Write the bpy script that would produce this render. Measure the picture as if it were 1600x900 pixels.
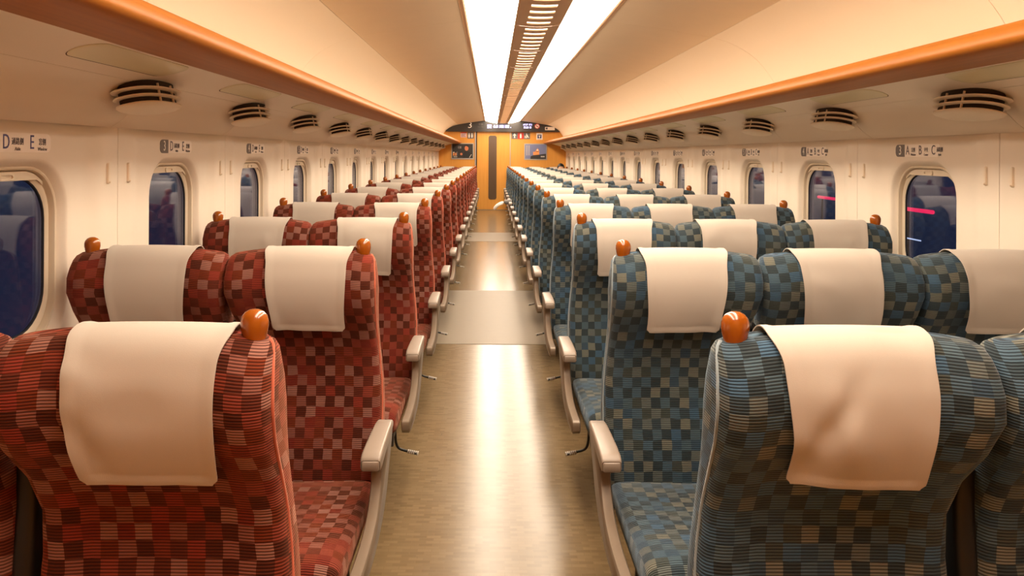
import bpy, math, random
from mathutils import Vector, Matrix
random.seed(7)
sc = bpy.context.scene
for o in list(bpy.data.objects):
    bpy.data.objects.remove(o)
COL = sc.collection

# ---------------------------------------------------------------- camera, world, exposure
CAMZ = 1.37
cam_d = bpy.data.cameras.new('camera')
cam = bpy.data.objects.new('camera', cam_d); COL.objects.link(cam)
cam_d.sensor_width = 36.0; cam_d.sensor_fit = 'HORIZONTAL'
cam_d.lens = 1150 / 1600 * 36.0
cam_d.shift_x = 32 / 1600; cam_d.shift_y = -208 / 1600
cam_d.clip_start = 0.02; cam_d.clip_end = 200
cam.matrix_world = Matrix.Translation((0, 0, CAMZ)) @ Matrix.Rotation(math.pi / 2, 4, 'X') @ Matrix.Rotation(0.005, 4, 'Z')
sc.camera = cam
w = bpy.data.worlds.new('night'); sc.world = w; w.use_nodes = True
w.node_tree.nodes['Background'].inputs[0].default_value = (0.0105, 0.0122, 0.026, 1)
w.node_tree.nodes['Background'].inputs[1].default_value = 1.0
vs = sc.view_settings
vs.view_transform = 'Standard'; vs.look = 'None'; vs.gamma = 1.0; vs.use_curve_mapping = False
vs.exposure = 1.0
LIGHT_COL = (1.0, 0.85, 0.67)
LIGHT_STR = 8.0
try:
    sc.cycles.max_bounces = 10; sc.cycles.diffuse_bounces = 6
    sc.cycles.caustics_reflective = False; sc.cycles.caustics_refractive = False
    sc.cycles.sample_clamp_indirect = 6
except Exception:
    pass

# ---------------------------------------------------------------- layout numbers (metres)
CX = 0.27            # centre line of the car; the aisle is at x = 0
HW = 1.58           # half width at the window wall
Y0, YE = -0.30, 18.3  # near end, far end wall
PITCH = 1.04
NROW = 17
ROW1 = 1.18          # distance of the first headrest
WIN1 = 1.02          # first window centre
WOFF = {-1: 0.0, 1: 0.10}   # left and right walls are panelled a little out of step
ZT = CAMZ + 0.09     # wall top
H = lambda h: CAMZ + h

# ---------------------------------------------------------------- materials
def lin(c):
    c = c / 255.0
    return c / 12.92 if c <= 0.04045 else ((c + 0.055) / 1.055) ** 2.4
def rgb(r, g, b): return (lin(r), lin(g), lin(b), 1)
def inp(n, names, v):
    for k in names:
        if k in n.inputs:
            n.inputs[k].default_value = v; return
def mat(name, col, rough=0.5, spec=0.5, metal=0.0, coat=0.0, emis=None, estr=0, sheen=0.0, sheen_tint=None, bump=0, bscale=200, var=0.0):
    m = bpy.data.materials.new(name); m.use_nodes = True
    nt = m.node_tree; b = nt.nodes['Principled BSDF']
    b.inputs['Base Color'].default_value = col
    b.inputs['Roughness'].default_value = rough
    inp(b, ['Specular IOR Level'], spec); b.inputs['Metallic'].default_value = metal
    inp(b, ['Coat Weight'], coat); inp(b, ['Coat Roughness'], 0.08)
    if emis: inp(b, ['Emission Color'], emis); inp(b, ['Emission Strength'], estr)
    if sheen:
        inp(b, ['Sheen Weight'], sheen); inp(b, ['Sheen Roughness'], 0.35)
        inp(b, ['Sheen Tint'], sheen_tint or (1, 1, 1, 1))
    if bump or var:
        tc = nt.nodes.new('ShaderNodeTexCoord')
        ns = nt.nodes.new('ShaderNodeTexNoise'); ns.inputs['Scale'].default_value = bscale
        ns.inputs['Detail'].default_value = 3
        nt.links.new(tc.outputs['Object'], ns.inputs['Vector'])
        if bump:
            bp = nt.nodes.new('ShaderNodeBump'); bp.inputs['Strength'].default_value = bump
            bp.inputs['Distance'].default_value = 0.002
            nt.links.new(ns.outputs['Fac'], bp.inputs['Height'])
            nt.links.new(bp.outputs['Normal'], b.inputs['Normal'])
        if var:
            hs = nt.nodes.new('ShaderNodeHueSaturation'); hs.inputs['Color'].default_value = col
            mr = nt.nodes.new('ShaderNodeMapRange')
            mr.inputs['To Min'].default_value = 1 - var; mr.inputs['To Max'].default_value = 1 + var
            nt.links.new(ns.outputs['Fac'], mr.inputs['Value'])
            nt.links.new(mr.outputs['Result'], hs.inputs['Value'])
            nt.links.new(hs.outputs['Color'], b.inputs['Base Color'])
    return m

class NT:
    def __init__(s, m): s.t = m.node_tree
    def n(s, typ, **kw):
        x = s.t.nodes.new('ShaderNode' + typ)
        for k, v in kw.items(): setattr(x, k, v)
        return x
    def math(s, op, a, b=None):
        x = s.n('Math', operation=op)
        for i, q in enumerate((a, b)):
            if q is None: continue
            if isinstance(q, (int, float)): x.inputs[i].default_value = q
            else: s.t.links.new(q, x.inputs[i])
        return x.outputs[0]
    def mix(s, fac, a, b, blend='MIX'):
        x = s.n('Mix', data_type='RGBA', blend_type=blend)
        for i, q in ((0, fac), (6, a), (7, b)):
            if isinstance(q, (int, float)): x.inputs[i].default_value = q
            elif isinstance(q, tuple): x.inputs[i].default_value = q
            else: s.t.links.new(q, x.inputs[i])
        return x.outputs[2]
    def ramp(s, fac, stops, interp='CONSTANT'):
        x = s.n('ValToRGB'); x.color_ramp.interpolation = interp
        e = x.color_ramp.elements
        while len(e) < len(stops): e.new(0.5)
        for el, (p, c) in zip(e, stops): el.position = p; el.color = c
        s.t.links.new(fac, x.inputs[0]); return x.outputs[0]
    def link(s, a, b): s.t.links.new(a, b)

def fabric(name, darks, lights, sheen_tint, sheen):
    m = bpy.data.materials.new(name); m.use_nodes = True
    g = NT(m); b = m.node_tree.nodes['Principled BSDF']
    uv = g.n('UVMap'); sx = g.n('SeparateXYZ'); g.link(uv.outputs[0], sx.inputs[0])
    oi = g.n('ObjectInfo')
    S = 1 / 0.031
    # slight wobble of the weave
    no = g.n('TexNoise'); no.inputs['Scale'].default_value = 14; g.link(uv.outputs[0], no.inputs['Vector'])
    wob = g.math('MULTIPLY', g.math('SUBTRACT', no.outputs['Fac'], 0.5), 0.35)
    u = g.math('ADD', g.math('MULTIPLY', sx.outputs[0], S), wob)
    v = g.math('ADD', g.math('MULTIPLY', sx.outputs[1], S), wob)
    fu = g.math('FLOOR', u); fv = g.math('FLOOR', v)
    cb = g.n('CombineXYZ'); g.link(fu, cb.inputs[0]); g.link(fv, cb.inputs[1])
    g.link(g.math('MULTIPLY', oi.outputs['Random'], 91.7), cb.inputs[2])
    wn = g.n('TexWhiteNoise', noise_dimensions='3D'); g.link(cb.outputs[0], wn.inputs['Vector'])
    par = g.math('FLOORED_MODULO', g.math('ADD', fu, fv), 2.0)
    cd = g.ramp(wn.outputs['Value'], darks); cl = g.ramp(wn.outputs['Value'], lights)
    rib = g.math('FRACT', g.math('MULTIPLY', sx.outputs[1], 1 / 0.0055))
    tri = g.math('MULTIPLY', g.math('ABSOLUTE', g.math('SUBTRACT', rib, 0.5)), 2.0)
    rm = g.n('MapRange'); rm.inputs['From Min'].default_value = 0.3; rm.inputs['From Max'].default_value = 0.75
    g.link(tri, rm.inputs['Value'])
    base = g.mix(par, cd, cl)
    dk = g.mix(1.0, base, (0.33, 0.31, 0.31, 1), 'MULTIPLY')
    col = g.mix(rm.outputs[0], base, dk)
    # soft large-scale wear
    n2 = g.n('TexNoise'); n2.inputs['Scale'].default_value = 5; g.link(uv.outputs[0], n2.inputs['Vector'])
    hs = g.n('HueSaturation'); g.link(col, hs.inputs['Color'])
    mr = g.n('MapRange'); mr.inputs['To Min'].default_value = 0.75; mr.inputs['To Max'].default_value = 1.25
    g.link(n2.outputs['Fac'], mr.inputs['Value']); g.link(mr.outputs[0], hs.inputs['Value'])
    g.link(hs.outputs[0], b.inputs['Base Color'])
    bp = g.n('Bump'); bp.inputs['Strength'].default_value = 0.55; bp.inputs['Distance'].default_value = 0.002
    bp.invert = True
    g.link(tri, bp.inputs['Height']); g.link(bp.outputs[0], b.inputs['Normal'])
    b.inputs['Roughness'].default_value = 0.9; inp(b, ['Specular IOR Level'], 0.15)
    inp(b, ['Sheen Weight'], sheen); inp(b, ['Sheen Roughness'], 0.4); inp(b, ['Sheen Tint'], sheen_tint)
    return m

M = {}
M['red'] = fabric('red_checked_velour',
    [(0, rgb(90, 40, 24)), (0.3, rgb(104, 47, 31)), (0.55, rgb(120, 52, 28)), (0.8, rgb(128, 50, 36))],
    [(0, rgb(144, 66, 49)), (0.25, rgb(144, 88, 74)), (0.5, rgb(156, 106, 92)), (0.72, rgb(132, 57, 38)), (0.88, rgb(146, 58, 42))],
    (1.0, 0.45, 0.28, 1), 0.34)
M['blue'] = fabric('blue_checked_velour',
    [(0, rgb(58, 68, 72)), (0.3, rgb(64, 77, 84)), (0.55, rgb(74, 80, 76)), (0.8, rgb(66, 86, 102))],
    [(0, rgb(80, 101, 115)), (0.25, rgb(104, 110, 106)), (0.5, rgb(120, 120, 108)), (0.72, rgb(82, 101, 111)), (0.88, rgb(74, 101, 124))],
    (0.7, 0.85, 1.0, 1), 0.34)
M['redsheen'] = mat('red_edge_sheen', rgb(190, 98, 74), 0.8, 0.2, sheen=1.0, sheen_tint=(1, 0.6, 0.45, 1))  # paler than the seat fabric: edge sheen put into the colour
M['bluesheen'] = mat('blue_edge_sheen', rgb(140, 152, 158), 0.8, 0.2, sheen=1.0)
M['cloth'] = mat('cream_cotton', rgb(190, 179, 167), 0.9, 0.1, sheen=0.12, bump=0.12, bscale=900)
M['wall'] = mat('cream_wall_panel', rgb(232, 218, 200), 0.42, 0.4)
M['wall_low'] = mat('lower_wall', rgb(190, 170, 145), 0.6)
M['groove'] = mat('dark_joint', rgb(96, 66, 40), 0.9)
M['ceilside'] = mat('ceiling_side_cream', rgb(236, 222, 202), 0.5, 0.35)  # lighter cream than the mid panels, carrying the brightness of facing the lamps
M['ceil'] = mat('ceiling_panel_beige', rgb(218, 196, 166), 0.5, 0.35, var=0.03, bscale=6)
M['ceil_frame'] = mat('light_frame_tan', rgb(196, 160, 124), 0.5)
M['under'] = mat('rack_underside_cream', rgb(238, 222, 200), 0.45)
M['lens'] = mat('reading_light_lens', rgb(222, 208, 166), 0.35)
M['frame'] = mat('window_frame_cream', rgb(222, 206, 182), 0.4)
M['gasket'] = mat('black_gasket', rgb(24, 22, 30), 0.5)
M['dark'] = mat('dark_slot', rgb(40, 28, 18), 0.9)
M['vent'] = mat('vent_cream', rgb(232, 214, 188), 0.5)
M['knob'] = mat('amber_handle', rgb(156, 80, 14), 0.22, 0.5, coat=0.7, var=0.12, bscale=30)
M['arm'] = mat('armrest_taupe', rgb(142, 126, 112), 0.38, 0.5)
M['armf'] = mat('armrest_frame_metal', rgb(126, 108, 90), 0.38, 0.5, metal=0.2)
M['armline'] = mat('armrest_seam', rgb(92, 74, 58), 0.7)
M['base'] = mat('seat_base_grey', rgb(70, 64, 58), 0.6)
M['black'] = mat('black_plastic', rgb(26, 24, 22), 0.45)
M['rib'] = mat('grey_rubber', rgb(190, 180, 168), 0.6)
M['panel_black'] = mat('header_black', rgb(48, 42, 38), 0.35)
M['white'] = mat('white_print', rgb(240, 232, 220), 0.6)
M['plate'] = mat('sign_plate', rgb(244, 232, 220), 0.4)
M['greyp'] = mat('sign_grey', rgb(108, 98, 94), 0.5)
M['ink'] = mat('ink_grey', rgb(92, 84, 88), 0.6)
M['inkblue'] = mat('ink_blue', rgb(84, 80, 130), 0.6)
M['hook'] = mat('hook_cream', rgb(230, 212, 188), 0.35)
M['metal'] = mat('aluminium', rgb(176, 170, 160), 0.35, metal=0.7)
M['doorglass'] = mat('door_glass_smoked', rgb(88, 66, 46), 0.25)
M['redp'] = mat('sign_red', rgb(206, 48, 30), 0.5)
M['bluep'] = mat('sign_blue', rgb(54, 66, 110), 0.5)
M['pinkp'] = mat('label_pink', rgb(232, 190, 190), 0.5)
M['poster_dark'] = mat('poster_dark', rgb(46, 40, 36), 0.4)
M['poster_sky'] = mat('poster_sky', rgb(120, 124, 160), 0.4)
M['poster_org'] = mat('poster_orange', rgb(238, 150, 84), 0.5)
M['poster_skin'] = mat('poster_skin', rgb(210, 122, 78), 0.5)
M['skin'] = mat('skin', rgb(206, 160, 130), 0.5)
M['hair'] = mat('black_hair', rgb(24, 20, 18), 0.5)
M['trousers'] = mat('grey_trousers', rgb(126, 122, 118), 0.9, bump=0.2)
M['sock'] = mat('white_sock', rgb(238, 228, 218), 0.9, bump=0.2)
M['shirt'] = mat('dark_shirt', rgb(60, 62, 72), 0.9)
M['lamp'] = mat('lamp_diffuser', (0.9, 0.85, 0.78, 1), 0.6, emis=LIGHT_COL + (1,), estr=LIGHT_STR)
M['slotlamp'] = mat('slot_diffuser', (0.9, 0.85, 0.78, 1), 0.6, emis=LIGHT_COL + (1,), estr=1.9)
M['led'] = mat('led_dots', (0.3, 0.3, 0.6, 1), 0.5, emis=(0.55, 0.5, 1.0, 1), estr=1.4)
M['redstreak'] = mat('red_light', (0.5, 0, 0.05, 1), 0.5, emis=(1.0, 0.015, 0.09, 1), estr=0.8)
M['whitestreak'] = mat('white_light', (0.5, 0.5, 0.6, 1), 0.5, emis=(0.7, 0.75, 1, 1), estr=0.6)

def wood(name, c1, c2, axis, rough, coat):
    m = bpy.data.materials.new(name); m.use_nodes = True
    g = NT(m); b = m.node_tree.nodes['Principled BSDF']
    tc = g.n('TexCoord'); mp = g.n('Mapping'); g.link(tc.outputs['Object'], mp.inputs[0])
    s = [40, 40, 40]; s[axis] = 1.2
    mp.inputs['Scale'].default_value = s
    ns = g.n('TexNoise'); ns.inputs['Scale'].default_value = 1.5; ns.inputs['Detail'].default_value = 5
    g.link(mp.outputs[0], ns.inputs['Vector'])
    c = g.ramp(ns.outputs['Fac'], [(0.3, c1), (0.7, c2)], 'LINEAR')
    g.link(c, b.inputs['Base Color']); b.inputs['Roughness'].default_value = rough
    inp(b, ['Coat Weight'], coat); inp(b, ['Coat Roughness'], 0.2); inp(b, ['Specular IOR Level'], 0.28)
    return m
M['railwood'] = wood('amber_wood_rail', rgb(160, 92, 18), rgb(174, 104, 26), 1, 0.5, 0.0)
M['endwood'] = wood('golden_wood_panel', rgb(216, 148, 62), rgb(226, 160, 72), 2, 0.45, 0.15)

def floor_mat():
    m = bpy.data.materials.new('taupe_vinyl'); m.use_nodes = True
    g = NT(m); b = m.node_tree.nodes['Principled BSDF']
    tc = g.n('TexCoord')
    br = g.n('TexBrick'); br.inputs['Scale'].default_value = 1.0
    br.inputs['Brick Width'].default_value = 0.05; br.inputs['Row Height'].default_value = 0.018
    br.inputs['Mortar Size'].default_value = 0.0015; br.inputs['Bias'].default_value = -0.2
    br.inputs['Color1'].default_value = rgb(124, 103, 74); br.inputs['Color2'].default_value = rgb(100, 81, 54)
    br.inputs['Mortar'].default_value = rgb(116, 95, 66)
    g.link(tc.outputs['Object'], br.inputs['Vector'])
    ns = g.n('TexNoise'); ns.inputs['Scale'].default_value = 9; ns.inputs['Detail'].default_value = 6
    g.link(tc.outputs['Object'], ns.inputs['Vector'])
    c = g.mix(g.math('MULTIPLY', ns.outputs['Fac'], 0.6), br.outputs['Color'], rgb(118, 98, 68))
    # scuff marks with a shape of their own, running along the aisle
    mp = g.n('Mapping'); mp.inputs['Scale'].default_value = (26, 5, 1); g.link(tc.outputs['Object'], mp.inputs[0])
    n2 = g.n('TexNoise'); n2.inputs['Scale'].default_value = 1.6; n2.inputs['Detail'].default_value = 3
    n2.inputs['Distortion'].default_value = 1.2
    g.link(mp.outputs[0], n2.inputs['Vector'])
    sm = g.n('MapRange'); sm.inputs['From Min'].default_value = 0.72; sm.inputs['From Max'].default_value = 0.75
    g.link(n2.outputs['Fac'], sm.inputs['Value'])
    c = g.mix(g.math('MULTIPLY', sm.outputs[0], 0.45), c, rgb(60, 46, 30))
    g.link(c, b.inputs['Base Color'])
    rr = g.n('MapRange'); rr.inputs['To Min'].default_value = 0.19; rr.inputs['To Max'].default_value = 0.27
    g.link(ns.outputs['Fac'], rr.inputs['Value']); g.link(rr.outputs[0], b.inputs['Roughness'])
    inp(b, ['Specular IOR Level'], 0.33)
    return m
M['floor'] = floor_mat()
M['hatch'] = mat('grey_floor_hatch', rgb(126, 112, 94), 0.4, 0.12, var=0.05, bscale=20)

def pane_mat():
    m = bpy.data.materials.new('window_glass'); m.use_nodes = True
    nt = m.node_tree; nt.nodes.clear(); g = NT(m)
    out = g.n('OutputMaterial'); mx = g.n('MixShader'); tr = g.n('BsdfTransparent'); gl = g.n('BsdfGlossy')
    lw = g.n('LayerWeight'); lw.inputs[0].default_value = 0.5
    tr.inputs[0].default_value = (0.78, 0.84, 0.9, 1)
    gl.inputs['Roughness'].default_value = 0.03; gl.inputs[0].default_value = (0.85, 0.88, 1.0, 1)
    g.link(g.math('ADD', g.math('MULTIPLY', g.math('POWER', lw.outputs['Facing'], 4.0), 0.8), 0.05), mx.inputs[0])
    g.link(tr.outputs[0], mx.inputs[1]); g.link(gl.outputs[0], mx.inputs[2]); g.link(mx.outputs[0], out.inputs[0])
    return m
M['pane'] = pane_mat()

# ---------------------------------------------------------------- mesh helpers
class MB:
    def __init__(s): s.v = []; s.f = []; s.uv = []
    def vert(s, p): s.v.append(tuple(p)); return len(s.v) - 1
    def face(s, idx, uv=None): s.f.append(tuple(idx)); s.uv.append(uv)
    def box(s, x0, x1, y0, y1, z0, z1):
        b = len(s.v)
        for z in (z0, z1):
            for (x, y) in ((x0, y0), (x1, y0), (x1, y1), (x0, y1)): s.v.append((x, y, z))
        for q in ((0, 3, 2, 1), (4, 5, 6, 7), (0, 1, 5, 4), (1, 2, 6, 5), (2, 3, 7, 6), (3, 0, 4, 7)):
            s.face([b + i for i in q])
    def loft(s, rings, closed=True, cap0=False, cap1=False, uvs=None, flip=False):
        b = len(s.v); n = len(rings[0])
        for r in rings: s.v.extend(tuple(p) for p in r)
        for i in range(len(rings) - 1):
            for j in range(n if closed else n - 1):
                k = (j + 1) % n
                q = [b + i * n + j, b + i * n + k, b + (i + 1) * n + k, b + (i + 1) * n + j]
                u = None
                if uvs: u = [uvs[i][j], uvs[i][j + 1], uvs[i + 1][j + 1], uvs[i + 1][j]]
                if flip: q.reverse(); u = u[::-1] if u else None
                s.face(q, u)
        for c, i in ((cap0, 0), (cap1, len(rings) - 1)):
            if c:
                q = [b + i * n + j for j in range(n)]
                u = [uvs[i][j] for j in range(n)] if uvs else None
                if (i == 0) != flip: q.reverse(); u = u[::-1] if u else None
                s.face(q, u)
    def prism(s, pts, axis, a, c):
        # polygon in the plane normal to axis, between a and c
        def P(p, t):
            if axis == 0: return (t, p[0], p[1])
            if axis == 1: return (p[0], t, p[1])
            return (p[0], p[1], t)
        n = len(pts); b = len(s.v)
        s.v += [P(p, a) for p in pts] + [P(p, c) for p in pts]
        s.face([b + i for i in range(n)][::-1]); s.face([b + n + i for i in range(n)])
        for i in range(n):
            k = (i + 1) % n; s.face([b + i, b + k, b + n + k, b + n + i])
    def tube(s, pts, r, n=8):
        rings = []
        pts = [Vector(p) for p in pts]
        for i, p in enumerate(pts):
            d = (pts[min(i + 1, len(pts) - 1)] - pts[max(i - 1, 0)]).normalized()
            a = d.orthogonal().normalized() if i == 0 else (a - d * a.dot(d)).normalized()
            e = d.cross(a)
            rr = r[i] if isinstance(r, (list, tuple)) else r
            rings.append([p + (a * math.cos(t) + e * math.sin(t)) * rr for t in [2 * math.pi * j / n for j in range(n)]])
        s.loft(rings, True, True, True)
    def mesh(s, name, m=None, smooth=True, angle=None):
        me = bpy.data.meshes.new(name); me.from_pydata(s.v, [], s.f)
        if any(u for u in s.uv):
            L = me.uv_layers.new(name='UVMap'); k = 0
            for f, u in zip(s.f, s.uv):
                for j in range(len(f)):
                    if u: L.data[k].uv = u[j]
                    k += 1
        import bmesh
        bm = bmesh.new(); bm.from_mesh(me); bmesh.ops.recalc_face_normals(bm, faces=bm.faces); bm.to_mesh(me); bm.free()
        if m is not None: me.materials.append(m)
        if smooth:
            me.polygons.foreach_set('use_smooth', [True] * len(me.polygons))
            if angle:
                try: me.set_sharp_from_angle(angle=math.radians(angle))
                except Exception: pass
        me.update(); return me

def ob(name, me, parent=None, loc=(0, 0, 0), rz=0, kind=None, label=None, cat=None, group=None):
    o = bpy.data.objects.new(name, me); COL.objects.link(o)
    o.location = loc; o.rotation_euler = (0, 0, rz)
    if parent: o.parent = parent
    if kind: o['kind'] = kind
    if label: o['label'] = label
    if cat: o['category'] = cat
    if group: o['group'] = group
    return o
def empty(name, loc=(0, 0, 0), rz=0, **kw): return ob(name, None, None, loc, rz, **kw)
def lerp(a, b, t): return a + (b - a) * t
def interp(tab, z, k):
    if z <= tab[0][0]: return tab[0][k]
    for a, b in zip(tab, tab[1:]):
        if z <= b[0]:
            t = (z - a[0]) / (b[0] - a[0]); return lerp(a[k], b[k], t)
    return tab[-1][k]
def sstep(a, b, x):
    t = max(0, min(1, (x - a) / (b - a))); return t * t * (3 - 2 * t)
def catmull(pts, n=6):
    out = []
    P = [pts[0]] + list(pts) + [pts[-1]]
    for i in range(1, len(P) - 2):
        for j in range(n):
            t = j / n
            out.append(tuple(0.5 * (2 * P[i][k] + (P[i + 1][k] - P[i - 1][k]) * t + (2 * P[i - 1][k] - 5 * P[i][k] + 4 * P[i + 1][k] - P[i + 2][k]) * t * t + (3 * P[i][k] - P[i - 1][k] - 3 * P[i + 1][k] + P[i + 2][k]) * t ** 3) for k in range(len(pts[0]))))
    out.append(tuple(pts[-1])); return out
def rrect(hw, hh, r, na=8, ns=5):
    # rounded rectangle, counter-clockwise, same point count for every size
    r = min(r, hw, hh); pts = []
    cs = [(hw - r, hh - r, 0), (-(hw - r), hh - r, 90), (-(hw - r), -(hh - r), 180), (hw - r, -(hh - r), 270)]
    for i, (cx, cy, a0) in enumerate(cs):
        arc = [(cx + r * math.cos(math.radians(a0 + 90 * j / na)), cy + r * math.sin(math.radians(a0 + 90 * j / na))) for j in range(na + 1)]
        pts += arc
        nx = cs[(i + 1) % 4]; a = arc[-1]
        b = (nx[0] + r * math.cos(math.radians(nx[2])), nx[1] + r * math.sin(math.radians(nx[2])))
        for j in range(1, ns): pts.append((lerp(a[0], b[0], j / ns), lerp(a[1], b[1], j / ns)))
    return pts
_text_cache = {}
def text_mesh(txt, size, m, align='CENTER', extr=0.0006, xs=1.0):
    key = (txt, size, m.name, align, xs)
    if key in _text_cache: return _text_cache[key]
    cu = bpy.data.curves.new('lettering', 'FONT'); cu.body = txt; cu.size = size
    cu.align_x = align; cu.align_y = 'CENTER'; cu.extrude = extr; cu.resolution_u = 3
    t = bpy.data.objects.new('lettering_tmp', cu); COL.objects.link(t)
    bpy.context.view_layer.update()
    dg = bpy.context.evaluated_depsgraph_get()
    me = bpy.data.meshes.new_from_object(t.evaluated_get(dg))
    bpy.data.objects.remove(t)
    for v in me.vertices: v.co.x *= xs
    me.materials.clear(); me.materials.append(m)
    _text_cache[key] = me
    return me
ORD = ['first', 'second', 'third', 'fourth', 'fifth', 'sixth', 'seventh', 'eighth', 'ninth', 'tenth', 'eleventh', 'twelfth',
       'thirteenth', 'fourteenth', 'fifteenth', 'sixteenth', 'seventeenth', 'eighteenth']

# ---------------------------------------------------------------- floor
b = MB(); b.box(CX - HW - 0.05, CX + HW + 0.05, Y0, YE, -0.06, 0.0)
floor = ob('floor', b.mesh('floor', M['floor'], False), kind='structure', label='glossy taupe patterned vinyl floor of the aisle')
for (a, c) in ((5.32, 7.42), (11.65, 12.95)):
    b = MB(); b.box(-0.46, 0.46, a, c, 0.0, 0.0025)
    ob('floor_hatch', b.mesh('floor_hatch', M['hatch'], False), floor, label='pale grey floor hatch across the aisle')

# ---------------------------------------------------------------- ceiling
def strip(prof, y0, y1, thick=None, name='strip', m=None, ny=1, angle=30):
    """Sheet swept along y; prof = (x, z) pairs; thick offsets upwards."""
    b = MB()
    n = len(prof)
    up = []
    for i, p in enumerate(prof):
        q0 = prof[max(i - 1, 0)]; q1 = prof[min(i + 1, n - 1)]
        d = Vector((q1[0] - q0[0], q1[1] - q0[1])).normalized(); nn = Vector((-d.y, d.x))
        up.append((p[0] + nn.x * thick, p[1] + nn.y * thick))
    loop = list(prof) + up[::-1]
    rings = [[(x, y, z) for (x, z) in loop] for y in (y0, y1)]
    b.loft(rings, True, True, True)
    return b.mesh(name, m, True, angle)
def half(prof, side): return [(CX + side * x, CAMZ + z) for (x, z) in prof]
side_prof = catmull([(1.11, 0.746), (1.24, 0.705), (1.38, 0.62), (1.49, 0.49), (1.555, 0.36), (1.575, 0.29)], 4)
mid_prof = [(0.455, 0.842), (0.78, 0.80), (1.108, 0.7465)]
b = MB()
shell = [(-1.60, 0.28), (-1.58, 0.40), (-1.5, 0.53), (-1.39, 0.66), (-1.25, 0.74), (-1.11, 0.785), (-0.45, 0.90), (0.45, 0.90), (1.11, 0.785), (1.25, 0.74), (1.39, 0.66), (1.5, 0.53), (1.58, 0.40), (1.60, 0.28)]
ceiling = ob('ceiling', strip([(CX + x, CAMZ + z) for x, z in shell], Y0, YE, 0.02, 'ceiling', M['groove']), kind='structure', label='beige vaulted ceiling of the carriage')
LEN = 2 * PITCH
ys = 2.55 - 2 * LEN
meshes = {}
for side in (-1, 1):
    for nm, pr in (('ceiling_side_panel', side_prof), ('ceiling_panel', mid_prof)):
        meshes[nm, side] = strip(half(pr, side), 0.0015, LEN - 0.0015, 0.012 * side, nm, M['ceilside' if 'side' in nm else 'ceil'])
k = 0
while ys + k * LEN < YE:
    y = ys + k * LEN
    for (nm, side), me in meshes.items():
        if y < Y0 - 0.3: continue
        if y + LEN > YE:
            pr = side_prof if 'side' in nm else mid_prof
            me = strip(half(pr, side), 0.0015, YE - y, 0.012 * side, nm, M['ceilside' if 'side' in nm else 'ceil'])
        ob(nm, me, ceiling, (0, y, 0))
    k += 1
# light strips: sloping diffusers either side of a lowered slotted panel
diff_prof = catmull([(0.137, 0.778), (0.22, 0.789), (0.33, 0.814), (0.423, 0.842)], 3)
fr_prof = [(0.423, 0.842), (0.432, 0.837), (0.450, 0.839), (0.4535, 0.842)]
for side, nm in ((-1, 'left'), (1, 'right')):
    t = empty('ceiling_light', (CX, Y0, CAMZ + 0.78), label='long glowing white light strip on the %s of the slotted ceiling panel' % nm, cat='light', group='ceiling light strips')
    def loc(pr): return [(side * x, z - 0.78) for x, z in pr]
    ob('diffuser', strip(loc(diff_prof), 0.45, YE - Y0, 0.004 * side, 'diffuser', M['lamp']), t)
    ob('frame', strip(loc(fr_prof), 0, YE - Y0, 0.01 * side, 'frame', M['ceil_frame']), t)
# slotted panel modules
def slot_module():
    b = MB()
    def zf(x): return -0.012 * math.cos(math.pi / 2 * x / 0.137)
    xs = [-0.137, -0.128, -0.1, -0.068, -0.035, 0, 0.035, 0.068, 0.1, 0.128, 0.137]
    ycuts = [0.002]
    for i in range(6):
        c = 0.105 + i * 0.163
        ycuts += [c - 0.031, c + 0.031]
    ycuts.append(PITCH - 0.002)
    idx = {}
    def V(i, j, th):
        key = (i, j, th)
        if key not in idx: idx[key] = b.vert((xs[i], ycuts[j], zf(xs[i]) + th))
        return idx[key]
    open_ = set()
    for j in range(len(ycuts) - 1):
        for i in range(len(xs) - 1):
            if j % 2 == 1 and 3 <= i <= 6: open_.add((i, j)); continue
            b.face([V(i, j, 0), V(i + 1, j, 0), V(i + 1, j + 1, 0), V(i, j + 1, 0)])
    for (i, j) in open_:
        for (a, c) in (((i, j), (i + 1, j)), ((i + 1, j + 1), (i, j + 1))):
            b.face([V(*a, 0), V(*c, 0), V(*c, 0.006), V(*a, 0.006)])
        if i == 3: b.face([V(i, j, 0), V(i, j + 1, 0), V(i, j + 1, 0.006), V(i, j, 0.006)])
        if i == 6: b.face([V(i + 1, j, 0), V(i + 1, j + 1, 0), V(i + 1, j + 1, 0.006), V(i + 1, j, 0.006)])
    return b.mesh('slotted_panel', M['ceil_frame'], True, 30)
sm = slot_module()
for k in range(-2, 18):
    y = 0.30 + k * PITCH - 0.06
    if y + PITCH > YE + 0.01 or y < Y0 - 1: continue
    ob('slotted_panel', sm, ceiling, (CX, y, CAMZ + 0.778))
b = MB(); b.box(-0.10, 0.10, 0, YE - Y0, 0, 0.01)
ob('slot_light', b.mesh('slot_light', M['slotlamp'], False), ceiling, (CX, Y0, CAMZ + 0.795), label='light glowing behind the ceiling slots')

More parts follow.
